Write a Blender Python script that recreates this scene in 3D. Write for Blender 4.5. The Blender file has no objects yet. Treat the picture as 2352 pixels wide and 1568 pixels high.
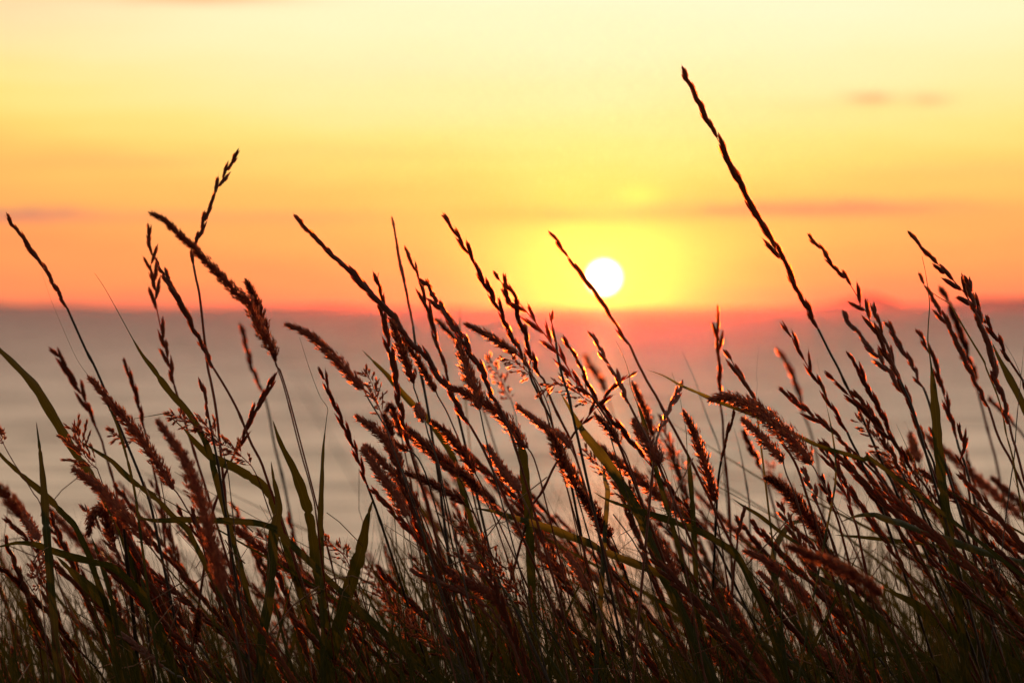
import bpy, math, random
from mathutils import Vector, Matrix

random.seed(7)
SC = bpy.context.scene
COL = SC.collection

# ------------------------------------------------------------------ camera
FOCUS = 2.35                      # metres from the lens to the sharp stalks
FRAME_W = 0.70                    # width of the picture at that distance
S = FRAME_W / 2352 / FOCUS        # slope of one unit of the tracing grid
CAM_H = 0.95
PITCH = math.atan(86 * S)
CAM = Vector((0, 0, CAM_H))
FWD = Vector((0, math.cos(PITCH), -math.sin(PITCH)))
UP = Vector((0, math.sin(PITCH), math.cos(PITCH)))
RIGHT = Vector((1, 0, 0))
cd = bpy.data.cameras.new("camera")
cam = bpy.data.objects.new("camera", cd)
COL.objects.link(cam)
SC.camera = cam
cam.location = CAM
cam.rotation_euler = (math.pi / 2 - PITCH, 0, 0)
cd.sensor_width = 36
cd.lens = 36 * FOCUS / FRAME_W
cd.clip_start = 0.02
cd.clip_end = 40000
cd.dof.use_dof = True
cd.dof.focus_distance = FOCUS
cd.dof.aperture_fstop = cd.lens / 11.0     # an 11 mm opening
cd.dof.aperture_blades = 0

# ------------------------------------------------------------------ sun, sky, exposure
SUN_AZ = math.degrees((1387 - 1176) * S)
SUN_EL = math.degrees((698 - 637) * S)
sun = bpy.data.lights.new("sun", 'SUN')
sun.energy = 4.0
sun.angle = math.radians(0.6)
sun.color = (1.0, 0.36, 0.12)
so = bpy.data.objects.new("sun", sun)
COL.objects.link(so)
a, e = math.radians(SUN_AZ), math.radians(SUN_EL)
SUN_DIR = Vector((math.sin(a) * math.cos(e), math.cos(a) * math.cos(e), math.sin(e)))
so.rotation_euler = SUN_DIR.to_track_quat('Z', 'Y').to_euler()
so.location = (0, 0, 50)

SC.view_settings.view_transform = 'Standard'
SC.view_settings.look = 'None'
SC.view_settings.exposure = 0.0
SC.view_settings.gamma = 1.0


class NT:
    """small helper for building node trees out of expressions"""
    def __init__(self, tree):
        self.t = tree

    def n(self, kind, **kw):
        nd = self.t.nodes.new(kind)
        for k, v in kw.items():
            setattr(nd, k, v)
        return nd

    def put(self, sock, v):
        if hasattr(v, 'is_output'):
            self.t.links.new(v, sock)
        elif isinstance(v, (tuple, list)) and len(v) == 3 and sock.type == 'RGBA':
            sock.default_value = (*v, 1)
        else:
            sock.default_value = v

    def m(self, op, a, b=0.0, c=0.0, clamp=False):
        nd = self.n('ShaderNodeMath', operation=op, use_clamp=clamp)
        self.put(nd.inputs[0], a)
        self.put(nd.inputs[1], b)
        self.put(nd.inputs[2], c)
        return nd.outputs[0]

    def mix(self, f, a, b, blend='MIX'):
        nd = self.n('ShaderNodeMix', data_type='RGBA', blend_type=blend, clamp_factor=True)
        self.put(nd.inputs[0], f)
        self.put(nd.inputs[6], a)
        self.put(nd.inputs[7], b)
        return nd.outputs[2]

    def ramp(self, f, stops, interp='LINEAR'):
        nd = self.n('ShaderNodeValToRGB')
        cr = nd.color_ramp
        cr.interpolation = interp
        while len(cr.elements) < len(stops):
            cr.elements.new(0.5)
        for el, (p, c) in zip(cr.elements, stops):
            el.position = p
            el.color = (*c, 1)
        self.put(nd.inputs[0], f)
        return nd.outputs[0]

    def rng(self, v, a, b, c=0.0, d=1.0, smooth=False):
        nd = self.n('ShaderNodeMapRange', interpolation_type='SMOOTHSTEP' if smooth else 'LINEAR')
        nd.clamp = True
        for i, x in enumerate((v, a, b, c, d)):
            self.put(nd.inputs[i], x)
        return nd.outputs[0]

    def noise(self, vec, scale, detail=3.0, rough=0.5):
        nd = self.n('ShaderNodeTexNoise')
        if vec is not None:
            self.put(nd.inputs['Vector'], vec)
        nd.inputs['Scale'].default_value = scale
        nd.inputs['Detail'].default_value = detail
        nd.inputs['Roughness'].default_value = rough
        return nd.outputs['Fac']


world = bpy.data.worlds.new("World")
SC.world = world
world.use_nodes = True
world.node_tree.nodes.clear()
W = NT(world.node_tree)
tc = W.n('ShaderNodeTexCoord')
sep = W.n('ShaderNodeSeparateXYZ')
W.put(sep.inputs[0], tc.outputs['Generated'])
dx, dy, dz = sep.outputs
DEG = 57.29578
el = W.m('MULTIPLY', W.m('ARCSINE', dz), DEG)
az = W.m('MULTIPLY', W.m('ARCTAN2', dx, dy), DEG)
saz = W.m('SUBTRACT', az, SUN_AZ)
sel = W.m('SUBTRACT', el, SUN_EL)
# glowing evening band: colour by elevation, the band sinking away from the sun
sag = W.m('MINIMUM', W.m('MULTIPLY', W.m('MULTIPLY', saz, saz), 0.009), 3.0)
wob = W.n('ShaderNodeCombineXYZ')
W.put(wob.inputs[0], W.m('MULTIPLY', az, 0.10))
W.put(wob.inputs[1], W.m('MULTIPLY', el, 0.9))
nz = W.noise(wob.outputs[0], 1.3, 3.0, 0.55)
nz2 = W.noise(wob.outputs[0], 4.5, 4.0, 0.6)
t = W.m('ADD', W.m('ADD', W.m('SUBTRACT', el, W.m('MULTIPLY', sag, W.rng(el, 0.3, 2.4))), W.m('MULTIPLY', W.m('SUBTRACT', nz, 0.5), 0.8)), W.m('MULTIPLY', W.m('SUBTRACT', nz2, 0.5), 0.55))
band = W.ramp(W.m('DIVIDE', t, 6.0, clamp=True), [
    (0.00, (0.95, 0.225, 0.115)), (0.05, (1.0, 0.285, 0.108)), (0.115, (1.0, 0.35, 0.108)), (0.235, (1.0, 0.50, 0.125)),
    (0.295, (1.0, 0.57, 0.14)), (0.36, (1.0, 0.69, 0.175)), (0.43, (0.97, 0.77, 0.235)), (0.56, (0.96, 0.84, 0.375)),
    (0.71, (0.95, 0.90, 0.51)), (0.86, (0.94, 0.93, 0.60)), (1.0, (0.94, 0.94, 0.65))])
high = W.ramp(W.m('DIVIDE', el, 90.0, clamp=True), [
    (0.0, (0.94, 0.94, 0.65)), (0.075, (0.96, 0.93, 0.68)), (0.16, (1.40, 1.20, 0.90)), (0.33, (1.45, 1.18, 0.92)),
    (0.6, (0.95, 0.80, 0.72)), (1.0, (0.60, 0.56, 0.56))])
sky = W.mix(W.rng(el, 5.0, 7.5, smooth=True), band, high)
# yellow aureole about the sun
r2 = W.m('ADD', W.m('MULTIPLY', W.m('MULTIPLY', saz, saz), 0.55), W.m('MULTIPLY', sel, sel))
rr = W.m('SQRT', r2)
au = W.m('EXPONENT', W.m('MULTIPLY', W.m('POWER', W.m('DIVIDE', rr, 0.86), 1.45), -1.0))
sky = W.mix(W.m('MULTIPLY', au, 0.95), sky, (1.04, 0.88, 0.090))
# soft streaks of cloud
warp = W.m('MULTIPLY', W.m('SUBTRACT', W.noise(wob.outputs[0], 8.0, 5.0, 0.65), 0.5), 1.8)
for caz, cel, ra, re, dens, c in [
        (4.3, 1.56, 2.7, 0.15, 0.95, (0.76, 0.27, 0.13)), (6.0, 1.62, 1.6, 0.10, 0.6, (0.72, 0.27, 0.14)), (2.4, 1.46, 0.8, 0.10, 0.8, (0.85, 0.36, 0.10)),
        (0.9, 1.46, 1.4, 0.12, 1.0, (0.84, 0.36, 0.10)), (-0.2, 1.52, 0.8, 0.12, 0.45, (0.90, 0.42, 0.10)), (2.6, 1.20, 1.6, 0.06, 0.35, (0.95, 0.46, 0.10)),
        (-8.2, 1.47, 1.3, 0.085, 1.0, (0.38, 0.19, 0.17)), (-5.9, 1.45, 2.6, 0.09, 0.5, (0.90, 0.30, 0.14)), (-3.4, 1.42, 1.2, 0.10, 0.5, (0.92, 0.34, 0.13)),
        (5.95, 3.40, 0.40, 0.085, 0.95, (0.68, 0.46, 0.20)), (6.9, 3.37, 0.36, 0.09, 0.7, (0.74, 0.46, 0.20)), (4.9, 3.30, 0.8, 0.07, 0.3, (0.90, 0.66, 0.28)),
        (-5.4, 5.08, 1.7, 0.13, 0.95, (0.92, 0.45, 0.22)), (-9.0, 5.0, 3.0, 0.8, 0.55, (1.0, 0.58, 0.30)), (-6.4, 2.36, 1.7, 0.10, 0.5, (0.95, 0.42, 0.14)),
        (-3.0, 2.5, 3.0, 0.14, 0.3, (0.98, 0.55, 0.16)), (8.0, 2.2, 2.2, 0.12, 0.35, (0.98, 0.52, 0.16)), (-1.5, 3.9, 3.5, 0.22, 0.25, (0.95, 0.78, 0.40))]:
    u = W.m('DIVIDE', W.m('SUBTRACT', az, caz), ra)
    v = W.m('DIVIDE', W.m('SUBTRACT', W.m('ADD', el, W.m('MULTIPLY', warp, re * 1.5)), cel), re)
    d = W.m('ADD', W.m('ADD', W.m('MULTIPLY', u, u), W.m('MULTIPLY', v, v)), W.m('MULTIPLY', warp, 1.3))
    g = W.m('MULTIPLY', W.m('EXPONENT', W.m('MULTIPLY', W.m('MAXIMUM', d, 0.0), -1.0)), dens)
    sky = W.mix(g, sky, c)
# bright rift in the streak above the sun
u = W.m('DIVIDE', W.m('SUBTRACT', az, SUN_AZ + 0.55), 0.40)
v = W.m('DIVIDE', W.m('SUBTRACT', el, 1.82), 0.17)
g = W.m('MULTIPLY', W.m('EXPONENT', W.m('MULTIPLY', W.m('ADD', W.m('MULTIPLY', u, u), W.m('MULTIPLY', v, v)), -1.0)), 0.45)
sky = W.mix(g, sky, (1.0, 0.96, 0.16))
# the sky away from the sunset is dimmer
away = W.m('ABSOLUTE', saz)
sky = W.mix(W.rng(away, 40.0, 140.0, 0.0, 0.9, smooth=True), sky, (0.20, 0.14, 0.13))
# the disc
ang = W.m('SQRT', W.m('ADD', W.m('MULTIPLY', saz, saz), W.m('MULTIPLY', sel, sel)))
disc = W.rng(ang, 0.205, 0.275, 1.0, 0.0, smooth=True)
sky = W.mix(disc, sky, (8.0, 7.2, 5.4))
halo = W.m('EXPONENT', W.m('MULTIPLY', W.m('POWER', W.m('DIVIDE', ang, 0.40), 2.0), -1.0))
sky = W.mix(W.m('MULTIPLY', halo, W.m('SUBTRACT', 1.0, disc)), sky, (1.15, 1.04, 0.13))
bg1 = W.n('ShaderNodeBackground')
W.put(bg1.inputs[0], sky)
bg1.inputs[1].default_value = 1.05
nish = W.n('ShaderNodeTexSky', sky_type='NISHITA')
nish.sun_disc = False
nish.sun_elevation = e
nish.sun_rotation = a
nish.dust_density = 3.0
bg2 = W.n('ShaderNodeBackground')
W.put(bg2.inputs[0], nish.outputs[0])
bg2.inputs[1].default_value = 0.05
add = W.n('ShaderNodeAddShader')
mixb = W.n('ShaderNodeMixShader')
# the Nishita sky takes over towards the zenith and behind
W.put(mixb.inputs[0], W.rng(el, 14.0, 50.0, 0.0, 0.4, smooth=True))
W.put(mixb.inputs[1], bg1.outputs[0])
W.put(mixb.inputs[2], bg2.outputs[0])
wo = W.n('ShaderNodeOutputWorld')
W.put(wo.inputs[0], mixb.outputs[0])
world.cycles.sampling_method = 'MANUAL'
world.cycles.sample_map_resolution = 1024

SC.render.engine = 'CYCLES'
SC.cycles.max_bounces = 6
SC.cycles.transparent_max_bounces = 8
SC.cycles.volume_bounces = 0
SC.cycles.caustics_reflective = False
SC.cycles.caustics_refractive = False


# ------------------------------------------------------------------ materials
def mat(name):
    m = bpy.data.materials.new(name)
    m.use_nodes = True
    m.node_tree.nodes.clear()
    return m, NT(m.node_tree)


def plant_mat(name, c1, c2, trans, tfac, rough=0.45, spec=0.35, scale=90.0, fwd=0.0, veins=False):
    """plant tissue: mottled colour that varies from stalk to stalk, partly lit through from behind"""
    m, t = mat(name)
    tcn = t.n('ShaderNodeTexCoord')
    oi = t.n('ShaderNodeObjectInfo')
    nz = t.noise(tcn.outputs['Object'], scale, 3.0, 0.6)
    f = t.m('ADD', t.m('MULTIPLY', nz, 0.7), t.m('MULTIPLY', oi.outputs['Random'], 0.6))
    col = t.mix(t.m('SUBTRACT', f, 0.15, clamp=True), c1, c2)
    if veins:                      # parallel veins, a pale midrib, a dry brown tip and blotches
        ac = t.n('ShaderNodeAttribute', attribute_name='across').outputs['Fac']
        al = t.n('ShaderNodeAttribute', attribute_name='along').outputs['Fac']
        ribs = t.m('SINE', t.m('MULTIPLY', ac, 62.0))
        col = t.mix(t.rng(ribs, -0.2, 1.0, 0.0, 0.45), col, c1)
        mid = t.rng(t.m('ABSOLUTE', t.m('SUBTRACT', ac, 0.5)), 0.02, 0.06, 0.7, 0.0)
        col = t.mix(mid, col, tuple(min(1, x * 2.2) for x in c2))
        blot = t.noise(tcn.outputs['Object'], 35.0, 4.0, 0.65)
        dry = t.m('ADD', t.rng(al, 0.0, 0.22, 0.9, 0.0), t.rng(blot, 0.64, 0.74, 0.0, 0.7), clamp=True)
        col = t.mix(dry, col, (0.070, 0.026, 0.008))
    bs = t.n('ShaderNodeBsdfPrincipled')
    t.put(bs.inputs['Base Color'], col)
    bs.inputs['Roughness'].default_value = rough
    bs.inputs['Specular IOR Level'].default_value = spec
    tr = t.n('ShaderNodeBsdfTranslucent')
    t.put(tr.inputs[0], t.mix(t.m('MULTIPLY', nz, 0.5), trans, c2))
    mx = t.n('ShaderNodeMixShader')
    mx.inputs[0].default_value = tfac
    t.put(mx.inputs[1], bs.outputs[0])
    t.put(mx.inputs[2], tr.outputs[0])
    out = mx.outputs[0]
    if fwd:                        # thin tissue passes much of the light on, only a little scattered
        rf = t.n('ShaderNodeBsdfRefraction')
        t.put(rf.inputs['Color'], trans)
        rf.inputs['Roughness'].default_value = 0.8
        rf.inputs['IOR'].default_value = 1.062
        m2 = t.n('ShaderNodeMixShader')
        m2.inputs[0].default_value = fwd
        t.put(m2.inputs[1], out)
        t.put(m2.inputs[2], rf.outputs[0])
        out = m2.outputs[0]
    o = t.n('ShaderNodeOutputMaterial')
    t.put(o.inputs[0], out)
    return m


M_STEM = plant_mat("stem_brown", (0.036, 0.013, 0.005), (0.105, 0.030, 0.011), (0.50, 0.13, 0.03), 0.30, 0.5, 0.2)
M_STEMD = plant_mat("stem_dark", (0.016, 0.012, 0.008), (0.042, 0.022, 0.011), (0.12, 0.07, 0.02), 0.12, 0.5, 0.2)
M_SPIKE = plant_mat("spikelet_brown", (0.060, 0.015, 0.005), (0.150, 0.036, 0.012), (0.80, 0.18, 0.04), 0.32, 0.5, 0.2, fwd=0.05)
M_PLUME = plant_mat("plume_russet", (0.080, 0.024, 0.014), (0.21, 0.070, 0.042), (0.85, 0.24, 0.09), 0.40, 0.6, 0.12, fwd=0.022)
M_PANI = plant_mat("panicle_brown", (0.085, 0.022, 0.012), (0.20, 0.054, 0.028), (0.85, 0.24, 0.09), 0.38, 0.55, 0.15, fwd=0.026)
M_LEAF = plant_mat("leaf_green", (0.007, 0.010, 0.002), (0.022, 0.027, 0.005), (0.10, 0.085, 0.008), 0.22, 0.55, 0.10, 60.0, fwd=0.006, veins=True)


# ------------------------------------------------------------------ mesh helpers
class MB:
    def __init__(self):
        self.v, self.f, self.al = [], [], []

    def build(self, name, m, parent=None, smooth=True):
        me = bpy.data.meshes.new(name)
        me.from_pydata([tuple(p) for p in self.v], [], self.f)
        me.materials.append(m)
        if smooth:
            me.polygons.foreach_set('use_smooth', [True] * len(me.polygons))
        if self.al and len(self.al) == len(self.v):
            a1 = me.attributes.new('along', 'FLOAT', 'POINT')
            a1.data.foreach_set('value', self.al)
            a2 = me.attributes.new('across', 'FLOAT', 'POINT')
            a2.data.foreach_set('value', [(i % 5) / 4 for i in range(len(self.v))])
        me.update()
        o = bpy.data.objects.new(name, me)
        COL.objects.link(o)
        if parent is not None:
            o.parent = parent
        return o

    def tube(self, pts, radii, sides=6):
        fr = frames(pts)
        b = len(self.v)
        n = len(pts)
        for p, r, (tg, u, w) in zip(pts, radii, fr):
            for k in range(sides):
                an = 2 * math.pi * k / sides
                self.v.append(p + (u * math.cos(an) + w * math.sin(an)) * r)
        for i in range(n - 1):
            for k in range(sides):
                k2 = (k + 1) % sides
                self.f.append((b + i * sides + k, b + i * sides + k2, b + (i + 1) * sides + k2, b + (i + 1) * sides + k))
        self.f.append(tuple(b + k for k in range(sides))[::-1])
        self.f.append(tuple(b + (n - 1) * sides + k for k in range(sides)))

    def husk(self, base, d, side, L, wd, th, bend=0.0, sides=5, prof=((0.0, 0.35), (0.3, 1.0), (0.65, 0.72), (0.88, 0.28))):
        """one pointed grain husk: base point, direction, flat side, length, half width, half thickness"""
        nrm = d.cross(side)
        if nrm.length < 1e-9:
            nrm = d.orthogonal()
        nrm.normalize()
        sd = nrm.cross(d).normalized()
        b = len(self.v)
        for (u, s) in prof:
            c = base + d * (L * u) + sd * (bend * L * u * u)
            for k in range(sides):
                an = 2 * math.pi * k / sides
                self.v.append(c + sd * (math.cos(an) * wd * s) + nrm * (math.sin(an) * th * s))
        self.v.append(base + d * L + sd * (bend * L))
        tip = len(self.v) - 1
        n = len(prof)
        for i in range(n - 1):
            for k in range(sides):
                k2 = (k + 1) % sides
                self.f.append((b + i * sides + k, b + i * sides + k2, b + (i + 1) * sides + k2, b + (i + 1) * sides + k))
        for k in range(sides):
            self.f.append((b + (n - 1) * sides + k, b + (n - 1) * sides + (k + 1) % sides, tip))

    def chaff(self, base, d, side, L, wd):
        # a thin papery scale: a folded pointed sheet that light shines through
        nrm = d.cross(side)
        nrm = nrm.normalized() if nrm.length > 1e-9 else d.orthogonal().normalized()
        sd = nrm.cross(d).normalized()
        b = len(self.v)
        self.v += [base - sd * wd * 0.4, base + sd * wd * 0.4, base + d * L * 0.45 + sd * wd + nrm * wd * 0.4, base + d * L * 0.45 - nrm * wd * 0.3,
                   base + d * L * 0.45 - sd * wd + nrm * wd * 0.4, base + d * L]
        self.f += [(b, b + 1, b + 3), (b + 1, b + 2, b + 3), (b, b + 3, b + 4), (b + 2, b + 5, b + 3), (b + 3, b + 5, b + 4)]

    def hair(self, base, d, L, r):
        u = d.orthogonal().normalized()
        w = d.cross(u)
        b = len(self.v)
        for k in range(3):
            an = 2.094 * k
            self.v.append(base + (u * math.cos(an) + w * math.sin(an)) * r)
        self.v.append(base + d * L)
        for k in range(3):
            self.f.append((b + k, b + (k + 1) % 3, b + 3))


def frames(pts):
    out = []
    n = len(pts)
    tg = [(pts[min(i + 1, n - 1)] - pts[max(i - 1, 0)]).normalized() for i in range(n)]
    u = tg[0].cross(Vector((0.13, 1, 0.07)))
    if u.length < 1e-6:
        u = tg[0].orthogonal()
    u.normalize()
    for t_ in tg:
        u = (u - t_ * u.dot(t_))
        u = u.normalized() if u.length > 1e-9 else t_.orthogonal().normalized()
        out.append((t_, u, t_.cross(u)))
    return out


def smooth_path(p, step):
    """Catmull-Rom through the points, resampled at about equal steps"""
    q = [p[0] * 2 - p[1]] + list(p) + [p[-1] * 2 - p[-2]]
    dense = []
    for i in range(1, len(q) - 2):
        p0, p1, p2, p3 = q[i - 1:i + 3]
        for k in range(8):
            s = k / 8
            dense.append(0.5 * ((2 * p1) + (p2 - p0) * s + (2 * p0 - 5 * p1 + 4 * p2 - p3) * s * s + (3 * p1 - p0 - 3 * p2 + p3) * s ** 3))
    dense.append(p[-1].copy())
    out, acc = [dense[0].copy()], 0.0
    for i in range(1, len(dense)):
        acc += (dense[i] - dense[i - 1]).length
        if acc >= step:
            out.append(dense[i].copy())
            acc = 0.0
    if (out[-1] - dense[-1]).length < step * 0.4 and len(out) > 1:
        out[-1] = dense[-1].copy()
    else:
        out.append(dense[-1].copy())
    return out


def arclen(p):
    L = [0.0]
    for i in range(1, len(p)):
        L.append(L[-1] + (p[i] - p[i - 1]).length)
    return L


def at_len(p, L, s):
    s = max(0.0, min(L[-1], s))
    for i in range(1, len(p)):
        if L[i] >= s:
            f = (s - L[i - 1]) / max(1e-9, L[i] - L[i - 1])
            return p[i - 1].lerp(p[i], f), (p[i] - p[i - 1]).normalized()
    return p[-1].copy(), (p[-1] - p[-2]).normalized()


MM = S * FOCUS          # one unit of the tracing grid, in metres, on the plane of focus
rnd = random.uniform


def tag(o, label, cat, group=None, kind=None):
    o['label'] = label
    if cat:
        o['category'] = cat
    if group:
        o['group'] = group
    o['kind'] = kind or 'thing'


def empty(name, loc):
    o = bpy.data.objects.new(name, None)
    o.empty_display_size = 0.02
    o.location = loc
    COL.objects.link(o)
    return o


# ------------------------------------------------------------------ seed heads (path runs tip -> base)
def spike_head(mb, path, w=5.0, gap=27.0, ln=48.0, op=5.0, k=1.0, plane=None, rim=1.0, florets=4):
    vary = rnd(0.5, 1.5)
    w, gap, ln, op = w * 1.2 * rnd(0.9, 1.1), gap * 0.82 * rnd(0.9, 1.15), ln * 1.22, op * 0.62 * vary
    u = MM * k
    L = arclen(path)
    total = L[-1]
    mb.tube(path, [u * (0.8 + 1.4 * l / total) for l in L], 5)
    pa = rnd(-0.5, 0.5) if plane is None else plane
    s = total - 2 * u
    side_flag = 1
    while s > ln * u * 0.25:
        if random.random() < 0.05 and s < total * 0.7:          # a shed spikelet
            side_flag = -side_flag
            s -= gap * u
            continue
        p, d = at_len(path, L, s)
        d = -d                                            # towards the tip
        view = Vector((0, 1, 0))
        right = d.cross(view).normalized()
        back = right.cross(d).normalized()
        sd = (right * math.cos(pa) + back * math.sin(pa)) * side_flag
        frac = s / total
        sz = (0.72 + 0.28 * min(1.0, (1 - frac) * 2.2 + 0.2)) * (0.62 + 0.38 * min(1.0, frac * 2.5)) * rnd(0.88, 1.12)
        o = math.radians(op * rnd(0.6, 1.5))
        dd = (d * math.cos(o) + sd * math.sin(o)).normalized()
        length = min(ln * u * sz, s * 1.02 + 6 * u)
        for q in range(florets):
            ff = q / max(1, florets - 1)
            b = p + sd * (1.2 * u) + dd * (length * 0.40 * ff)
            sw = (1 if q % 2 else -1) * math.radians(3.0 + op * 0.25) * (1 - 0.5 * ff)
            d2 = (dd * math.cos(sw) + sd * math.sin(sw)).normalized()
            mb.husk(b, d2, sd, length * rnd(0.52, 0.66), w * u * sz * (0.74 - 0.12 * ff) * rnd(0.85, 1.1), w * u * sz * 0.5, bend=-0.03,
                    prof=((0.0, 0.45), (0.22, 0.95), (0.55, 0.85), (0.82, 0.42)))
            if random.random() < 0.5:
                mb.hair(b + d2 * length * 0.55, (d2 + sd * rnd(-0.05, 0.12)).normalized(), length * rnd(0.12, 0.25), 0.35 * u)
        for q in range(3):
            d3 = (dd + sd * rnd(0.02, 0.16) + back * rnd(-0.12, 0.12)).normalized()
            mb.chaff(p + sd * (w * u * 0.5) + dd * (length * rnd(0.0, 0.5)), d3, sd + back * rnd(-1, 1), length * rnd(0.35, 0.5), w * u * 0.42)
        side_flag = -side_flag
        s -= gap * u * rnd(0.88, 1.12)
    # the end spikelet
    p, d = at_len(path, L, min(total, ln * u * 0.5))
    mb.husk(p, -d, Vector((1, 0, 0.3)), ln * u * 0.52, w * u * 0.55, w * u * 0.45)


def plume_head(mb, path, w=30.0, k=1.0, dens=1.0, spread=30.0, scale_len=15.0, taper=0.45):
    """a dense furry cylinder of small pointed husks, lumpy, tapering at the tip"""
    u = MM * k
    L = arclen(path)
    total = L[-1]
    R = w * u * 0.56

    def prof(f):                                           # 0 tip .. 1 base
        a_ = min(1.0, (f / taper)) ** 0.6
        b_ = min(1.0, (1 - f) / 0.10 + 0.30)
        return (0.30 + 0.70 * a_) * b_
    ph = [rnd(0, 6.28) for _ in range(3)]
    n = int(total / u * (1.9 + w * 0.055) * dens)
    mb.tube(path, [max(0.6 * u, R * 0.30 * prof(l / total)) for l in L], 6)
    fr = frames(path)
    for i in range(n):
        s = total * (i + random.random()) / n
        f = s / total
        p, d = at_len(path, L, s)
        d = -d
        an = rnd(0, 2 * math.pi)
        uu = d.orthogonal().normalized()
        ww = d.cross(uu)
        lump = 1.0 + 0.22 * math.sin(s / u * 0.21 + ph[0] + 1.5 * math.cos(an + ph[1])) + 0.10 * math.sin(s / u * 0.47 + ph[2] + an)
        out = uu * math.cos(an) + ww * math.sin(an)
        rad = R * prof(f) * lump
        shell = rnd(0.30, 0.92) ** 0.6
        sp = math.radians(spread * rnd(0.35, 1.5))
        dd = (d * math.cos(sp) + out * math.sin(sp)).normalized()
        ll = scale_len * u * rnd(0.65, 1.25)
        b = p + out * max(0.0, rad * shell - ll * math.sin(sp) * 0.75) - d * ll * 0.35
        if i % 3 and shell > 0.6:
            mb.chaff(b, dd, ww * math.cos(an) - uu * math.sin(an) + out * rnd(-0.7, 0.7), ll * 1.1, rnd(1.6, 2.6) * u)
        else:
            mb.husk(b, dd, ww * math.cos(an) - uu * math.sin(an), ll, rnd(1.3, 2.1) * u, rnd(0.9, 1.3) * u, bend=0.06, sides=4,
                    prof=((0.0, 0.4), (0.35, 1.0), (0.75, 0.5)))
        if i % 2 == 0:
            mb.hair(b + dd * ll * 0.7, (dd + out * rnd(0.1, 0.6)).normalized(), ll * rnd(0.5, 1.1), 0.24 * u)
    for q in range(4):                                     # the pointed tuft at the tip
        p, d = at_len(path, L, rnd(0, 4) * u)
        mb.husk(p, (-d + Vector((rnd(-.2, .2), 0, rnd(-.2, .2)))).normalized(), Vector((1, 0, 0)), 13 * u, 1.8 * u, 1.3 * u, sides=4)


def panicle_head(mb, path, w=60.0, k=1.0, dens=1.0, grain=15.0):
    """an open head: thin side branches that carry small pointed spikelets"""
    u = MM * k
    L = arclen(path)
    total = L[-1]
    mb.tube(path, [u * (0.5 + 0.9 * l / total) for l in L], 5)
    s = total * 0.97
    g = 0
    while s > 6 * u:
        p, d = at_len(path, L, s)
        d = -d
        f = s / total
        reach = w * u * 0.5 * (0.35 + 0.75 * min(1.0, f * 1.6)) * rnd(0.7, 1.2)
        for q in range(2):
            an = g * 2.4 + q * rnd(2.2, 4.0)
            uu = d.orthogonal().normalized()
            ww = d.cross(uu)
            out = uu * math.cos(an) + ww * math.sin(an)
            sp = math.radians(rnd(28, 55))
            bd = (d * math.cos(sp) + out * math.sin(sp)).normalized()
            ln = min(reach / math.sin(sp), s * 0.7 + 14 * u)
            mid = p + bd * ln * 0.5 + out * ln * 0.04
            end = p + bd * ln + d * ln * 0.10
            mb.tube([p, mid, end], [0.55 * u, 0.4 * u, 0.3 * u], 4)
            m = max(2, int(ln / u / 9 * dens))
            for j in range(m):
                ff = (j + 1.2) / (m + 0.2)
                bp = p.lerp(end, min(1.0, ff))
                t2 = math.radians(rnd(8, 34))
                az_ = rnd(0, 6.28)
                o2 = (uu * math.cos(az_) + ww * math.sin(az_))
                gd = (bd * math.cos(t2) + o2 * math.sin(t2) + d * 0.25).normalized()
                gl = grain * u * rnd(0.75, 1.2)
                mb.husk(bp, gd, o2, gl, 2.4 * u, 1.6 * u, bend=0.05, sides=5)
                mb.chaff(bp, (gd + o2 * 0.25).normalized(), o2, gl * 0.95, 2.4 * u)
                mb.chaff(bp, (gd - o2 * 0.2).normalized(), o2 + d * 0.5, gl * 1.1, 2.2 * u)
        g += 1
        s -= rnd(9, 14) * u / dens
    p, d = at_len(path, L, 0)
    for q in range(3):
        mb.husk(p + d * 6 * u * q, (-d + Vector((rnd(-.3, .3), 0, rnd(-.3, .3)))).normalized(), Vector((1, 0, 0)), grain * u, 2.2 * u, 1.5 * u)


def leaf_sheet(mb, path, w=18.0, k=1.0, awn=0.0, turn=0.0, twist=0.0, wide=0.42):
    """a long pointed leaf with a folded midrib; path runs tip -> base"""
    u = MM * k
    L = arclen(path)
    total = L[-1]
    b = len(mb.v)
    view = Vector((0, 1, 0))
    n = len(path)
    ph, fq = rnd(0, 6.28), rnd(0.35, 0.8)
    for i, p in enumerate(path):
        f = L[i] / total
        tg = (path[min(i + 1, n - 1)] - path[max(i - 1, 0)]).normalized()
        right = tg.cross(view)
        right = right.normalized() if right.length > 1e-6 else Vector((1, 0, 0))
        nr = right.cross(tg).normalized()
        an = turn + twist * (f - 0.5)
        sd = right * math.cos(an) + nr * math.sin(an)
        nn = sd.cross(tg).normalized()
        if f < awn:
            wf = 0.05 + 0.10 * (f / awn)
        else:
            x = (f - awn) / max(0.02, wide - awn)
            wf = (0.15 if awn else 0.02) + (0.85 if awn else 0.98) * min(1.0, x) ** 0.8
            wf *= 1.0 - 0.35 * max(0.0, (f - wide) / (1 - wide))
        h = w * u * 0.44 * wf * (1 + 0.07 * math.sin(i * fq * 1.7 + ph)) * (rnd(0.6, 0.85) if random.random() < 0.03 else 1.0)
        an += 0.16 * math.sin(i * fq * 0.5 + ph)
        sd = right * math.cos(an) + nr * math.sin(an)
        nn = sd.cross(tg).normalized()
        mb.al += [min(1.0, f / max(wide, awn + 0.02))] * 5
        mb.v += [p - sd * h + nn * h * 0.30, p - sd * h * 0.5 + nn * h * 0.10, p.copy(), p + sd * h * 0.5 + nn * h * 0.10, p + sd * h + nn * h * 0.30]
    for i in range(n - 1):
        for j in range(4):
            q = b + i * 5 + j
            mb.f.append((q, q + 1, q + 6, q + 5))


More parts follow.
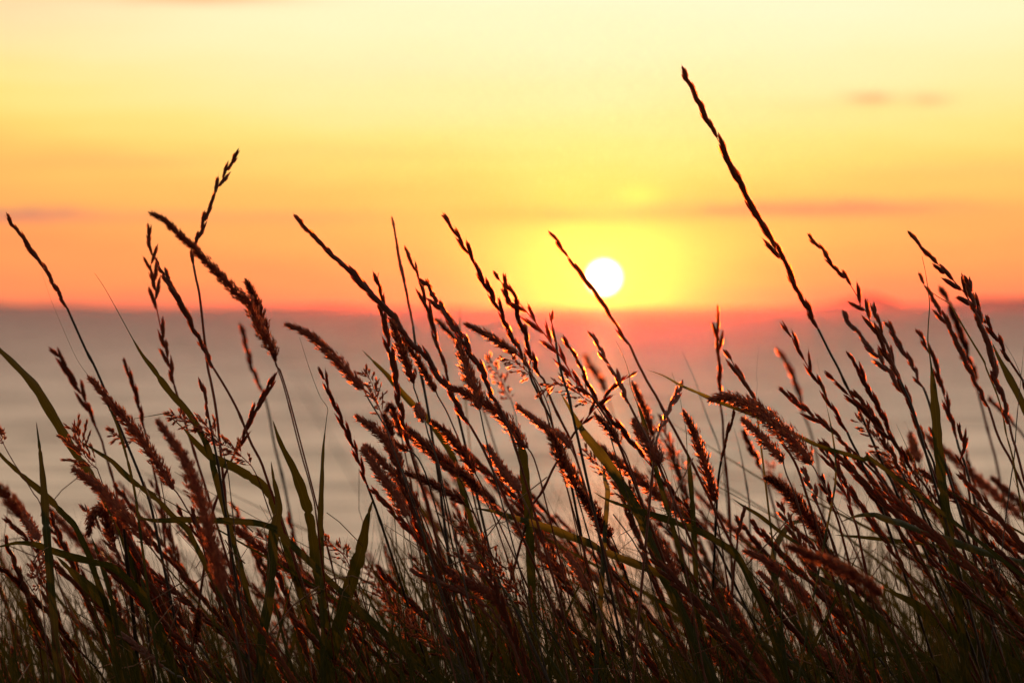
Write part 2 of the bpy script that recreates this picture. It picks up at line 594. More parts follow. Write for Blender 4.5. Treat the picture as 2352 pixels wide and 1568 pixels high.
# ------------------------------------------------------------------ the ground, the sea and the far shore
def bank_z(x, y):
    """the grassy bank: level under the grass, then dropping to the shore"""
    z = 0.02 * math.sin(x * 1.7) + 0.015 * math.sin(y * 2.3 + x)
    if y > 3.9:
        z -= 0.75 * (y - 3.9) ** 1.25
    return max(z, -9.6)


SEA_Z = -8.5
mb = MB()
xs = [-60 + 120 * i / 100 for i in range(101)]
ys = [-12 + 0.4 * i for i in range(90)]
for y in ys:
    for x in xs:
        mb.v.append(Vector((x, y, bank_z(x, y))))
for j in range(len(ys) - 1):
    for i in range(len(xs) - 1):
        q = j * len(xs) + i
        mb.f.append((q, q + 1, q + 1 + len(xs), q + len(xs)))
m, t = mat("bank_soil")
tcn = t.n('ShaderNodeTexCoord')
bs = t.n('ShaderNodeBsdfPrincipled')
t.put(bs.inputs['Base Color'], t.mix(t.noise(tcn.outputs['Object'], 9.0, 6.0, 0.6), (0.02, 0.018, 0.008), (0.06, 0.05, 0.022)))
bs.inputs['Roughness'].default_value = 0.9
o = t.n('ShaderNodeOutputMaterial')
t.put(o.inputs[0], bs.outputs[0])
g = mb.build('ground', m)
g['kind'] = 'structure'

mb = MB()
rows = [-40, 10, 25, 60, 140, 320, 700, 1500, 3000, 6000, 9000, 12000]
for y in rows:
    for i in range(9):
        mb.v.append(Vector(((i - 4) * 2000, y, SEA_Z)))
for j in range(len(rows) - 1):
    for i in range(8):
        q = j * 9 + i
        mb.f.append((q, q + 1, q + 10, q + 9))
m, t = mat("sea_water")
tcn = t.n('ShaderNodeTexCoord')
mp = t.n('ShaderNodeMapping')
mp.inputs['Scale'].default_value = (0.03, 0.22, 1.0)
t.put(mp.inputs[0], tcn.outputs['Object'])
n1 = t.noise(mp.outputs[0], 1.0, 5.0, 0.6)
n2 = t.noise(mp.outputs[0], 0.12, 3.0, 0.5)
mp2 = t.n('ShaderNodeMapping')
mp2.inputs['Scale'].default_value = (0.055, 0.20, 1.0)
t.put(mp2.inputs[0], tcn.outputs['Object'])
n3 = t.noise(mp2.outputs[0], 1.0, 4.0, 0.6)
n4 = t.noise(mp2.outputs[0], 2.6, 3.0, 0.55)
bmp = t.n('ShaderNodeBump')
bmp.inputs['Strength'].default_value = 0.9
bmp.inputs['Distance'].default_value = 0.30
t.put(bmp.inputs['Height'], t.m('ADD', n1, t.m('MULTIPLY', n2, 3.0)))
# sky reflection painted into the water colour: pale beige near, darker mauve far out
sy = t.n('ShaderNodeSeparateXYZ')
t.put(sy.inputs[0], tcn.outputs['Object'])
sky_refl = t.m('DIVIDE', 100.0, t.m('MAXIMUM', t.m('ADD', sy.outputs[1], t.m('MULTIPLY', t.m('SUBTRACT', n2, 0.5), 60.0)), 60.0), clamp=True)
colr = t.ramp(sky_refl, [(0.0, (0.33, 0.240, 0.225)), (0.08, (0.45, 0.345, 0.305)), (0.27, (0.66, 0.560, 0.465)), (0.54, (0.76, 0.660, 0.525)), (1.0, (0.74, 0.63, 0.505))])
streak = t.rng(t.m('ADD', t.m('MULTIPLY', n3, 0.45), t.m('MULTIPLY', n4, 0.55)), 0.38, 0.62, 0.30, 1.70)
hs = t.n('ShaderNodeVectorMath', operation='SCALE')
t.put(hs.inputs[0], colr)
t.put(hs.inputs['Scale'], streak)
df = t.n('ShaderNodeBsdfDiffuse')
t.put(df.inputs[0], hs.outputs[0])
t.put(df.inputs['Normal'], bmp.outputs[0])
gl = t.n('ShaderNodeBsdfGlossy')
t.put(gl.inputs[0], (0.86, 0.74, 0.70))
gl.inputs['Roughness'].default_value = 0.45
t.put(gl.inputs['Normal'], bmp.outputs[0])
mx = t.n('ShaderNodeMixShader')
mx.inputs[0].default_value = 0.03
t.put(mx.inputs[1], df.outputs[0])
t.put(mx.inputs[2], gl.outputs[0])
o = t.n('ShaderNodeOutputMaterial')
t.put(o.inputs[0], mx.outputs[0])
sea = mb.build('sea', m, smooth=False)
sea['kind'] = 'structure'

m, t = mat("far_shore")
tcn = t.n('ShaderNodeTexCoord')
bs = t.n('ShaderNodeBsdfPrincipled')
t.put(bs.inputs['Base Color'], t.mix(t.noise(tcn.outputs['Object'], 0.01, 5.0, 0.6), (0.10, 0.075, 0.08), (0.17, 0.12, 0.12)))
bs.inputs['Roughness'].default_value = 0.95
o = t.n('ShaderNodeOutputMaterial')
t.put(o.inputs[0], bs.outputs[0])
HD = 9000.0


def hills(x0, x1, peaks, base):
    """a real range of hills: ridge height given by bumps, rounded in depth"""
    mb = MB()
    nx, nd = 140, 12
    for j in range(nd + 1):
        v = j / nd
        for i in range(nx + 1):
            gx = x0 + (x1 - x0) * i / nx
            edge = min(1.0, (gx - x0) / 90.0, (x1 - gx) / 90.0)
            h = base * max(0.0, edge)
            for (c, hw, hh) in peaks:
                h += hh * math.exp(-((gx - c) / hw) ** 2)
            h *= 1 + 0.10 * math.sin(gx * 0.11) + 0.07 * math.sin(gx * 0.29 + 1)
            y = HD + 1500 * v
            mb.v.append(Vector(((gx - 1176) * S * HD, y, SEA_Z + h * S * HD * math.sin(math.pi * v * 0.98 + 0.02) ** 0.8 - (3 if j in (0, nd) else 0))))
    for j in range(nd):
        for i in range(nx):
            q = j * (nx + 1) + i
            mb.f.append((q, q + 1, q + nx + 2, q + nx + 1))
    h = mb.build('hills', m)
    h['kind'] = 'structure'


hills(1780, 2700, [(2055, 42, 26), (2000, 90, 7), (2352, 70, 18), (2480, 80, 20), (2200, 60, 4)], 2.5)
hills(-500, 1250, [(730, 80, 6), (560, 60, 2.5), (60, 90, 6), (-200, 120, 16), (980, 110, 2)], 1)

# ------------------------------------------------------------------ evening haze over the water
HAZE = 3.0e-6
if HAZE:
    mb = MB()
    X, Y0, Y1, Z0, Z1 = 8500, -40, 11500, -12, 190
    for z in (Z0, Z1):
        for (x, y) in ((-X, Y0), (X, Y0), (X, Y1), (-X, Y1)):
            mb.v.append(Vector((x, y, z)))
    mb.f = [(3, 2, 1, 0), (4, 5, 6, 7), (0, 1, 5, 4), (1, 2, 6, 5), (2, 3, 7, 6), (3, 0, 4, 7)]
    m, t = mat("haze_air")
    pv = t.n('ShaderNodeVolumePrincipled')
    pv.inputs['Color'].default_value = (1.0, 0.14, 0.06, 1)
    pv.inputs['Density'].default_value = HAZE
    pv.inputs['Anisotropy'].default_value = 0.962
    o = t.n('ShaderNodeOutputMaterial')
    t.put(o.inputs['Volume'], pv.outputs[0])
    hz = mb.build('haze', m, smooth=False)
    hz['kind'] = 'stuff'

# ------------------------------------------------------------------ the stalks, one by one
# each line: kind ; depth from the plane of focus (m) ; sizes ; outline, tip to foot, in the coordinates of enlarged views of the scene ; label
VIEW = {'W': (0, 0, 1.0), 'A': (0, 500, 0), 'B': (1000, 800, 0), 'C': (2000, 800, 0), 'D': (2996, 800, 0), 'E': (0, 1400, 0), 'F': (1000, 1400, 0),
        'G': (2000, 1400, 0), 'H': (2996, 1400, 0), 'I': (0, 1998, 0), 'J': (1000, 1998, 0), 'K': (2000, 1998, 0), 'L': (2996, 1998, 0)}
DATA = """
s;0.10;w5 o4;A 55,770 160,930 250,1050 360,1210 440,1330 520,1470 575,1567 | E 735,0 800,120 880,300 960,500 1060,740 1140,930 1240,1180 1290,1330 1340,1560;slim spike with its tip against the orange sky, leftmost of all the tall grass heads
l;0.02;w7 a.5;A 355,1245 400,1390 465,1567 E 620,0 690,130 780,250 900,430 1000,640 1080,900 1150,1200 1200,1567;dry thread-like leaf beside the leftmost spike, running down behind a long furry plume
l;0.0;w17 a.32;A 810,1268 880,1370 950,1490 E 1190,0 1300,150 1400,290 1480,390 1600,520 1700,680 1780,850 1850,1100;green leaf whose hair-thin red tip cuts across the horizon between two groups of spikes
l;0.03;w26;W -60,752 -20,782 E 0,0 110,100 290,290 400,470 490,620 600,800 700,950 790,1080 900,1250 1020,1480 1100,1700;broad olive leaf entering from the left edge and arching down behind an open panicle
s;0.32;w6 o6;E 415,0 540,90 570,170 620,250 670,330 720,420 750,510 800,590 820,660 | 870,770 890,850 930,980 980,1150 1010,1300 1060,1567;soft beaded brown spike alone against the grey water on the left
s;0.28;w4 o8;E 1045,80 1100,200 1140,310 1180,440 1210,560 1235,680 | 1290,900 1330,1100 1370,1280 1400,1560;small blurred spike ending just under the horizon between two long leaves on the left
p;-0.02;w30;E 770,240 850,330 930,430 1030,540 1120,650 1200,750 1270,850 1330,940 1390,1030 1440,1110 1480,1180 | 1530,1240 1600,1360 1680,1500 1740,1700;long furry mauve plume leaning left against the water, its tip touching a thin dry leaf
s;0.22;w5 o8;A 1295,850 1275,1010 1305,1120 1290,1210 1320,1310 1330,1430 1340,1567 E 1440,100 1470,200 1490,300 | 1520,400 1570,560 1600,680 1640,800 1690,960 1750,1150;nearly upright knobbly spike just left of the crossing pair of heads
s;0.12;w6 o5;A 1325,1120 1370,1220 1430,1310 1460,1380 1510,1470 1550,1540 E 1750,0 1790,80 1830,160 | 1880,240 1940,340 1990,430 2040,530 2090,650 2150,800 2230,950 2300,1150;dark wavy spike leaning left under the crossing pair, its stem passing a drooping cluster
s;0.18;w5 o6;A 2050,220 1960,350 1900,470 1850,560 1820,660 1760,780 1720,900 1680,1010 1655,1100 1655,1200 | 1680,1330 1710,1480 E 1770,100 1800,250 1840,460 1870,700 1900,1000;tall spike bent to the right at its tip, crossed by a slanting furry head
p;-0.22;w32 f24 l12 q.95;A 1300,760 1400,810 1500,900 1580,980 1660,1050 1740,1140 1830,1230 1900,1310 1970,1380 2030,1450 B -20,860 80,1100 150,1200 200,1290 215,1370 | 250,1480 F 220,110 280,280 340,500 400,740 450,930 500,1100 550,1300 570,1450;long out-of-focus furry head slanting across the sky and crossing the tall bent spike
p;0.03;w26;A 2110,1340 2150,1420 2180,1500 B 30,830 80,960 120,1080 150,1180 | 190,1290 225,1420 F 260,180 330,400 420,740 470,930 540,1200;short pointed plume standing upright behind the foot of the long slanting head
c;-1.05;r1.6;W 648,800 680,870 720,940 790,1060 850,1165 920,1290 980,1400;pale out-of-focus stalk close to the lens, slanting over the open water left of centre
s;0.75;w5 o5;W 552,742 562,780 575,830 590,870 605,900 | 618,950 630,1020 650,1100 670,1200;faint smoke-grey spike far behind the foot of the slanting plume
l;0.0;w17 a.36;W 688,775 712,850 735,910 752,936 750,960 742,1030 738,1100 735,1200 738,1300 740,1420;leaf with a kinked thread-like tip standing upright by the open patch of water
s;0.0;w4 o7;F 580,140 640,250 690,400 740,490 790,620 850,740 900,860 950,1000 1000,1150 | 1050,1280 1100,1420 1150,1567;dark slender spike crossing the open patch of water from its upper left
p;0.16;w26 f22;B 320,1065 430,1110 530,1170 620,1250 700,1330 770,1400 850,1490 910,1560 F 920,260 970,330 | 1020,430 1100,560 1200,740 1300,1000;furry brown plume pointing left over the water just under the horizon
s;0.06;w7 o5 g30 t56;B 375,130 430,190 500,260 560,330 640,400 700,470 770,530 830,590 900,650 970,730 1040,810 1110,880 1180,960 1250,1030 1300,1110 1370,1190 1430,1270 1500,1350 1570,1430 1620,1530 F 1530,100 1570,190 1620,250 1680,310 1740,400 1800,520 1880,640 | 1960,780 2020,900 2100,1080 2200,1300;thickest dark spike left of the sun, sweeping down from orange sky across the horizon
s;0.04;w5 o7;B 1100,620 1090,700 1110,780 1150,900 1130,950 1150,1040 1170,1150 1190,1270 1220,1370 1240,1480 F 1200,50 1230,150 1260,330 1280,470 1310,600 1340,720 1370,850 | 1400,960 1440,1090 1480,1200 1520,1320 1580,1560;thin upright spike that crosses the thick dark one where it meets the horizon
s;0.20;w4 o3 n0;B 1215,150 1240,280 1260,400 1280,520 1300,620 1320,700 1340,800 1360,900 1380,1000 1395,1080 | 1410,1200 1440,1400 1480,1567 F 1490,300 1520,500 1560,750 1600,1000 1640,1300;very thin wavering spike standing nearly straight in the orange sky
s;0.14;w4.5 o4 n0;B 1330,400 1380,530 1430,640 1450,720 1490,810 1510,920 1550,1000 1565,1090 1590,1180 1610,1270 1650,1370 1680,1470 1700,1567 F 1650,100 1680,180 | 1700,260 1740,400 1790,600 1850,850;thin wavering spike with a sharp tip, paired beside a broader dark one
s;0.03;w6.5 o5;B 1450,670 1520,740 1570,820 1600,890 1660,950 1700,1010 1740,1080 1790,1150 1830,1220 1880,1290 1920,1380 1980,1450 2020,1540 F 1930,130 1980,200 2020,280 2060,370 2120,450 | 2150,520 2200,640 2260,800 2320,1000;dark toothed spike whose tip touches the thin wavering spike beside it
s;0.0;w6 o9 g30 t54;B 1635,130 1700,200 1760,280 1810,370 1870,460 1920,560 1960,640 2010,720 2060,810 2110,900 2150,970 2190,1060 2230,1150 2270,1220 2310,1300 C 250,1430 | G 200,90 260,230 310,340 380,480 430,580 460,680 510,780 560,900 600,1100;sharp spike of separate pointed spikelets left of the sun, its tip in yellow sky
s;0.02;w6.5 o6;B 2080,630 2130,680 2190,760 C 70,850 110,900 150,960 170,1060 210,1130 240,1230 260,1320 300,1400 340,1500 | G 340,120 380,260 420,380 470,500 530,620 600,760 660,950;dark spike just behind the one with loose pointed spikelets left of the sun
s;-0.01;w4.5 o20 g34 t48;C 50,700 130,840 190,910 240,970 300,1040 350,1110 400,1170 440,1230 490,1300 540,1370 590,1450 G 560,170 620,240 700,320 780,390 | 840,470 900,560 960,660 1040,860;open spike with long narrow spikelets standing well apart, nearest the sun on its left
s;0.0;w4.5 o3 g60;C 450,960 440,1030 460,1120 480,1220 | 490,1310 510,1400 530,1500 G 520,130 550,240 580,360 600,450 640,640 690,860;slight upright stalk with a tiny head ending in the red glow at the horizon
s;0.05;w6 o5 g34;C 540,1150 590,1250 630,1320 680,1390 710,1460 G 610,0 670,100 700,200 740,280 790,350 830,430 900,520 1000,640 1100,750 1200,880 1300,1000 1400,1130 1500,1240 1600,1350 1700,1490 | K 1760,200 1850,400 1950,600;long stout spike running from the red water below the sun down to the lower right
s;0.12;w5 o4 g30;C 430,270 480,340 530,410 590,490 640,560 690,630 740,690 790,770 850,840 900,920 950,1000 1010,1080 1050,1160 1110,1240 | 1150,1330 1180,1400 G 1130,20 1200,150 1260,270 1340,400 1400,520 1480,660 1560,810 1620,920 1700,1080;slender spike that crosses the edge of the sun's disc
s;0.04;w5 o6;C 770,1130 840,1240 880,1320 930,1400 980,1480 G 920,100 980,190 1020,270 1060,370 1110,470 | 1170,590 1230,700 1300,850 1400,1080;spike straight below the sun with its tip in the red water
l;0.02;w14 a.5;C 990,1200 1040,1300 1080,1400 1110,1510 G 1080,130 1110,280 1150,400 1200,520 1230,620 1270,800 1330,1000;leaf with a long hair tip rising beside the spike below the sun
s;0.06;w4.5 o12 g36;G 1150,180 1080,240 980,300 920,380 850,450 790,520 720,610 640,700 | 580,800 520,900 450,1020 400,1130 340,1240 260,1350 200,1567;thin spike leaning right against all its neighbours below the sun
s;0.06;w4.5 o6;G 1570,270 1520,360 1480,450 1430,540 1400,620 1360,700 | 1340,760 1330,850 1310,1000 1290,1200;curved thin spike bending over to the right where a straight blade crosses its tip
l;-0.02;w11;G 1250,165 1400,220 1540,300 1680,360 1830,425 H 150,600 350,700 470,760 600,820 800,880 1000,940 1120,985;straight thin blade lying almost level, passing behind the large furry plume right of the sun
p;-0.05;w42;G 1800,430 1900,400 2000,420 2100,460 2200,510 2300,580 H 120,560 200,620 300,700 400,800 470,880 530,970 | 560,1010 600,1090 660,1180 740,1350;largest furry plume right of the sun, pointing left over the water
p;0.0;w26 d.8 f40;G 2080,590 2150,660 2230,740 H 0,640 80,720 150,790 220,860 290,950 | 320,1060 380,1200 440,1400;feathery plume tucked close under the largest furry plume
p;0.05;w30;G 1580,540 1640,650 1680,760 1720,870 1750,970 1780,1080 1810,1190 1840,1290 | K 1830,60 1850,170 1870,240 1900,420;stubby furry plume leaning slightly left, standing clear against the water right of centre
s;0.03;w4 o4 n0;G 2000,520 1980,620 1940,730 1920,830 1890,950 | 1870,1080 1860,1200 1850,1400;dark wavering stalk dropping from under the largest plume to a stubby one
s;0.30;w5 o4;C 1855,910 1865,1050 1860,1150 1880,1230 1870,1340 1880,1450 1880,1567 G 1880,120 1870,200 1890,300 1885,400 1890,500 | 1905,600 1910,750 1920,900 1940,1080 1960,1300 1970,1560;upright twisted spike alone between the sun and the tallest stalk, tip on the horizon
s;0.0;w5.5 o10;C 1930,1280 1980,1370 2020,1450 G 1960,60 2030,170 2070,250 2130,330 2180,420 2250,490 | H 170,560 250,740 360,900 420,1020 480,1200;sharp dark spike dropping behind the tip end of the largest plume
l;0.10;w5 a.7;C 2210,1260 2200,1400 2195,1500 G 2205,150 2200,300 2190,420 2200,560 2230,800;hair-thin upright blade beside the tip of a sharp dark spike right of the sun
c;0.5;r1.6;C 1555,1290 G 1620,150 1680,290 1720,420 1780,590 1850,760 1890,900 1920,1100 1950,1400;blurred bare green stalk behind the stubby furry plume
l;0.05;w15 a.5;G 1470,190 1530,370 1560,520 1590,680 1600,840 1620,1000 1640,1200 1650,1360 1660,1567;leaf with a long thread tip standing just left of the stubby furry plume
s;0.05;w6.5 o3.2 g29 t56;W 1565,155 1590,205 1615,255 1640,305 1665,350 1685,395 1710,440 1735,490 1765,540 1790,590 D 240,420 300,520 350,610 380,690 420,780 460,860 510,940 550,1020 590,1100 | 640,1200 700,1320 760,1430 820,1560 H 750,130 830,290 900,430 970,580 1050,760 1120,920 1170,1030 1220,1120 1280,1260 1350,1370 1400,1480;tallest spike of all, rising high into the pale yellow sky right of the sun
s;0.06;w6.5 o5;D 505,300 570,370 630,430 690,510 740,590 810,650 850,700 900,780 940,850 960,920 1010,960 1040,1060 1070,1120 1120,1180 1160,1290 1200,1380 1250,1450 1290,1530 H 1210,100 1260,220 1310,320 1370,430 1400,530 1440,640 1480,730 1530,850 | 1580,960 1600,1060 1640,1180 1700,1330 1760,1500;second tallest spike right of the sun, with one spikelet pricked up near its tip
s;0.04;w3.5 o6;D 1060,890 1100,1020 1150,1170 1200,1300 1240,1380 H 1190,20 1240,150 1290,250 | 1350,380 1400,500 1460,700;thin reddish spike that rises close against the second tallest one
s;0.16;w6 o8;D 795,950 850,1030 900,1110 960,1150 1010,1230 1060,1300 1130,1370 1170,1450 1240,1510 H 1120,60 1160,130 1220,210 1260,290 1320,370 | 1370,440 1420,600 1480,800 1560,1000;blunt brown spike leaning into the second tallest one from its left
s;0.18;w5.5 o8;D 1175,1045 1220,1120 1270,1210 1310,1280 1360,1350 1400,1420 1440,1490 H 1290,0 1350,90 1390,170 1440,250 1490,320 | 1520,390 1560,520 1590,650 1620,800 1700,1050;soft toothed spike just left of the wide upright leaf
s;0.2;w4.5 o5;D 1440,1110 1480,1180 1520,1260 H 1600,130 1620,230 1650,330 1680,430 1710,530 1730,620 1760,680 1775,760 | 1800,850 1840,950 1870,1060;beaded spike standing behind the wide upright leaf
l;0.0;w25 a.42;D 1480,480 1510,620 1530,760 1545,900 1535,1050 1530,1200 H 1540,0 1560,150 1580,350 1600,550 1610,700 1620,850 1650,1100 1690,1400;wide upright leaf on the right whose thread tip crosses the horizon
s;0.17;w5.5 o4;D 1445,630 1490,710 1530,790 1580,850 1620,940 1660,1020 1710,1080 1750,1160 1790,1250 1830,1330 1870,1420 1910,1500 H 1830,60 1850,100 1900,200 1950,300 2000,400 2050,490 | 2080,580 2110,680 2160,800 2230,920 2300,1080 2352,1200;dark spike crossed near its tip by a kinked thread of leaf
l;0.03;w5;D 1480,730 1540,770 1620,830 1710,885 1760,960 1830,1080 1920,1230 2010,1380 H 1960,20 2030,160 2120,380 2170,560 2200,720 2250,900 2290,1120;kinked thread-thin leaf crossing a dark spike on the right
s;0.6;w5.5 o5;D 1640,740 1690,850 1740,960 1780,1060 1820,1170 1860,1290 1880,1380 H 1890,100 1920,150 1950,330 | 1990,480 2020,600 2060,750 2110,930 2150,1130;ghostly out-of-focus spike against the low hill on the right
s;0.02;w6.5 o13 g38 t46;D 1380,265 1440,370 1520,440 1580,520 1640,570 1690,640 1750,690 1800,750 1850,800 1890,870 1950,930 1990,1000 2040,1060 2080,1120 2120,1180 2180,1290 2240,1390 | 2300,1480 2352,1560 H 2300,230 2352,330 2420,480;spike with fat spread spikelets below a bare curved tip, highest beside the right edge
s;-0.02;w7 o5;D 1850,650 1890,760 1910,850 1940,940 1970,1000 1990,1070 2010,1160 2050,1250 2070,1340 2100,1450 H 2060,70 2100,150 2110,250 2140,340 2190,440 2200,550 2230,640 | 2250,740 2280,830 2310,940 2340,1060 2400,1300;stout blackish spike by the right edge, crossing the one with fat spread spikelets
l;0.12;w20;D 2080,1220 H 2130,50 2200,180 2280,330 2352,480 2450,700 2540,950;leaf slanting out through the right edge below the horizon
c;0.05;r1.4;D 2150,1170 2250,1330 H 2220,20 2290,130 2352,280 2450,520;bare wiry stalk slanting out through the right edge
s;0.04;w4 o12 g36;D 285,1030 340,1130 400,1220 440,1290 480,1380 520,1450 H 440,50 480,120 530,200 590,270 650,380 720,510 780,600 840,700 | 880,790 940,900 1000,1050 1060,1150 1150,1400;lit golden spike left of the tallest stalk, thinning to spaced grains lower down
s;1.0;w6 o4;D 240,1260 290,1350 340,1440 H 240,0 310,130 370,220 410,330 440,430 470,560 | 510,650 540,750 580,900 600,1080;tan out-of-focus spike far behind, under the tallest stalk
l;0.0;w6 a.3;D 580,1350 620,1560 H 620,280 660,460 700,650 730,850 740,1000 735,1150 710,1300 680,1450;dark hair-thin blade curving back on itself beside the tallest stalk
s;0.02;w5.5 o9;H 645,175 720,240 790,310 850,380 900,430 960,500 1030,560 1090,620 1140,680 1190,740 1250,800 1310,880 1360,960 1400,1040 | 1470,1110 1530,1190 1600,1280 1700,1420;brown spike crossed at its upper end by the stem of the tallest stalk
s;0.10;w5 o9;H 850,20 900,110 960,200 1000,290 1040,380 1090,460 1130,540 1180,640 1230,740 | 1300,900 1360,1060 1450,1260;toothed spike between the stem of the tallest stalk and the second tallest spike
s;0.06;w5 o8;H 870,340 940,420 1010,500 1060,580 1110,680 1180,820 1240,920 1310,1050 | 1370,1180 1450,1320 1520,1500;ragged spike tangled with its neighbour right of the tallest stalk's stem
s;0.05;w5 o6;H 260,330 330,380 400,440 470,500 540,560 600,610 680,660 740,720 800,780 850,830 | 920,890 1000,970 1060,1030 1130,1110 1230,1300;smooth spike lying low and leaning far left above the largest plume
s;0.08;w5 o8;H 1810,640 1810,740 1840,830 1810,930 1840,1000 | 1850,1100 1880,1200 1900,1400;reddish upright spike tip behind the crowded stems on the right
s;0.7;w5 o5;H 2050,400 2110,470 2180,540 2250,610 2310,680 | 2352,740 2450,900;faint blurred spike leaning out past the stout blackish one
p;0.55;w24;H 1380,720 1400,800 1430,870 1450,950 | 1480,1100 1490,1300 1510,1560;short round-tipped plume glowing out of focus among the stems on the right
p;0.60;w16;H 1350,860 1370,900 1400,960 | 1440,1080 1470,1300;tiny second plume beside the short round-tipped one
s;0.03;w4 o14 g36;H 620,790 660,870 700,960 740,1040 780,1120 820,1210 850,1290 880,1370 900,1450 | L 930,260 960,420 1000,600;narrow spike with pricked grains under the smooth low-lying one
s;0.08;w4.5 o8;H 620,1070 650,1180 690,1260 720,1350 | 760,1450 800,1600;dark short spike behind the lower stalk of the largest plume
s;0.06;w5.5 o7;H 460,1010 500,1110 560,1220 590,1330 | 640,1450 700,1600;short dark spike hanging behind the base of the largest plume
p;-0.03;w36;H 150,1090 230,1130 310,1200 390,1270 440,1340 500,1430 560,1500 L 600,260 650,360 | 720,520 800,720 880,950;furry plume drooping left below the largest one
l;-0.10;w25 v-.7;H 770,1475 870,1430 970,1405 1080,1405 1150,1430 1250,1460 L 1300,190 1500,270 1700,340 1880,400 2100,470 2352,540 2500,600;greyish leaf bowed over to lie flat at lower right
p;-0.42;w34 f26;L 330,400 420,430 520,480 620,510 720,560 850,610 950,680 1050,740 1130,810 | 1230,950 1330,1150 1450,1400;blurred pinkish plume close to the lens at lower right, lying nearly level
p;-0.06;w26;L -30,440 100,500 200,560 290,630 370,710 450,800 510,890 | 560,970 620,1080 700,1300 760,1500;dark red plume arching left beside the blurred pinkish one
p;0.1;w17;L 90,620 170,700 250,800 320,880 400,960 | 460,1080 520,1300;narrow plume just under the dark red arching one
p;0.0;w28;L 600,1270 700,1360 800,1470 880,1567 | 950,1700 1000,1850;purple-brown plume at the bottom edge on the right
p;0.08;w22;L 100,740 130,850 160,960 190,1100 | 220,1250 260,1500;upright dark plume shaded among stems at lower right
l;-0.02;w26;L 480,590 650,690 840,790 950,900 1080,1000 1200,1120 1300,1300 1400,1480 1480,1700;dark green leaf slanting down under the blurred pinkish plume
l;0.0;w34;L 1150,760 1400,880 1550,1000 1700,1100 1850,1200 2050,1320 2352,1450 2500,1540;widest green leaf of the lower right corner, slanting down to the edge
l;0.15;w18;L 480,200 400,190 320,250 250,360 215,460 215,600 235,800;green leaf curled into a hook behind the drooping plume
l;0.04;w11;L 730,300 850,310 1000,325 1150,340 1350,360 1600,400 1800,470;narrow leaf lying level under the greyish bowed one
l;0.02;w11;L 820,1440 900,1400 1000,1370 1100,1330 1200,1320 1350,1340 1600,1400;grey narrow leaf lying level near the bottom edge at lower right
c;0.03;r1.5;H 2352,-40 2330,200 2290,600 2270,900 2240,1100 2200,1400 2180,1567;bare dark stalk dropping straight along the right edge
p;0.0;w27 l14;B 1210,1050 1250,1150 1290,1280 1330,1380 1370,1470 F 1390,240 1400,270 | 1395,300 1430,400 1455,480 1500,620 1530,740 1590,900 1620,1060;tight plume hanging just right of the thick dark spike, ending in a thin bent stalk
p;0.0;w22;F 1430,470 1450,530 1480,600 | 1500,620 1530,740 1590,900 1640,1100;tiny tufted head on a wire-thin stalk in the middle of the red plumes
p;0.04;w18;B 1320,1200 1365,1280 F 1420,60 1460,130 1500,200 1540,280 1590,350 | 1605,390 1680,520 1750,680 1800,800 1850,1000;narrow plume running down close along the thick dark spike
p;-0.01;w33 l14;B 1780,1210 1810,1320 1850,1430 1880,1540 F 1870,180 1910,280 1940,380 1960,500 | 1970,530 2000,680 2040,850 2070,1000 2120,1180;tight upright plume with lit bristles, standing left of the sun below the horizon
p;-0.02;w32;F 1710,320 1800,350 1900,400 2000,450 2100,510 2180,590 2250,680 2310,780 G 230,830 | 280,900 330,1050 380,1250;furry plume reaching left under the tight bristly one
n;0.0;w40;F 985,180 1040,280 1070,360 1090,450 1130,560 | 1170,680 1230,850 1300,1050;small open panicle of separate grains at the tip of the cluster of red plumes
p;0.0;w27;F 920,575 1000,630 1080,680 1160,760 1220,850 1260,930 1290,1010 | 1320,1080 1370,1200 1430,1400;russet plume with a ragged tip reaching furthest left of the central cluster
p;0.02;w17;F 1090,690 1200,770 1290,830 1350,860 | 1420,900 1500,1050 1560,1250;short plume lying across the ragged-tipped russet one
p;0.22;w20;F 1165,520 1190,470 1215,490 1240,560 1270,640 1295,740 | 1320,850 1350,1000 1400,1250;blurred plume with a hooked tip behind the central cluster
p;0.14;w22;F 1150,560 1180,650 1210,730 | 1240,830 1290,1000 1350,1250;small blurred plume just left of the hook-tipped one
p;0.03;w24;F 990,820 1080,900 1160,990 1230,1060 1310,1130 1380,1230 1440,1340 | 1500,1460 1560,1620;russet plume lying between a greyish bristly one and a ragged-tipped one
p;-0.03;w29 l17 d.85;F 965,850 1030,940 1090,1030 1160,1130 1230,1230 1290,1320 1330,1420 | 1370,1500 1430,1650;greyish bristly plume with a needle tip at the left side of the central cluster
p;0.02;w28;F 1570,620 1660,690 1740,780 1800,850 1870,950 1920,1040 | 1980,1150 2050,1300;russet plume with white-lit edge hairs in the middle of the cluster
p;0.0;w29;F 1360,680 1440,750 1520,830 1600,900 1700,980 1770,1060 | 1830,1170 1900,1350;red plume slanting through the very centre of the plume cluster
p;0.03;w24;F 1590,930 1700,970 1800,1040 1890,1120 1960,1200 | 2020,1300 2100,1480;red plume following on below the one through the centre of the cluster
p;0.02;w24;F 2040,830 2110,950 2180,1050 2250,1130 2300,1200 | 2350,1300 2420,1500;dark red plume on the right flank of the central cluster
p;0.05;w24;F 1330,1050 1430,1080 1530,1130 1640,1190 1740,1240 1830,1310 | 1920,1400 1990,1560;plume lying low under the central cluster, almost level
p;0.0;w21 l14;B 1860,1070 1950,1110 2040,1160 2120,1210 2200,1260 C 140,1310 | 220,1400 G 280,230 360,420 440,700;thin russet plume pointing left below the horizon, tied to a shaggy panicle
n;0.0;w34 g13;G 20,90 100,90 170,130 230,180 290,230 | 350,330 420,500 480,760;shaggy fringe of lit grains under the thin russet plume
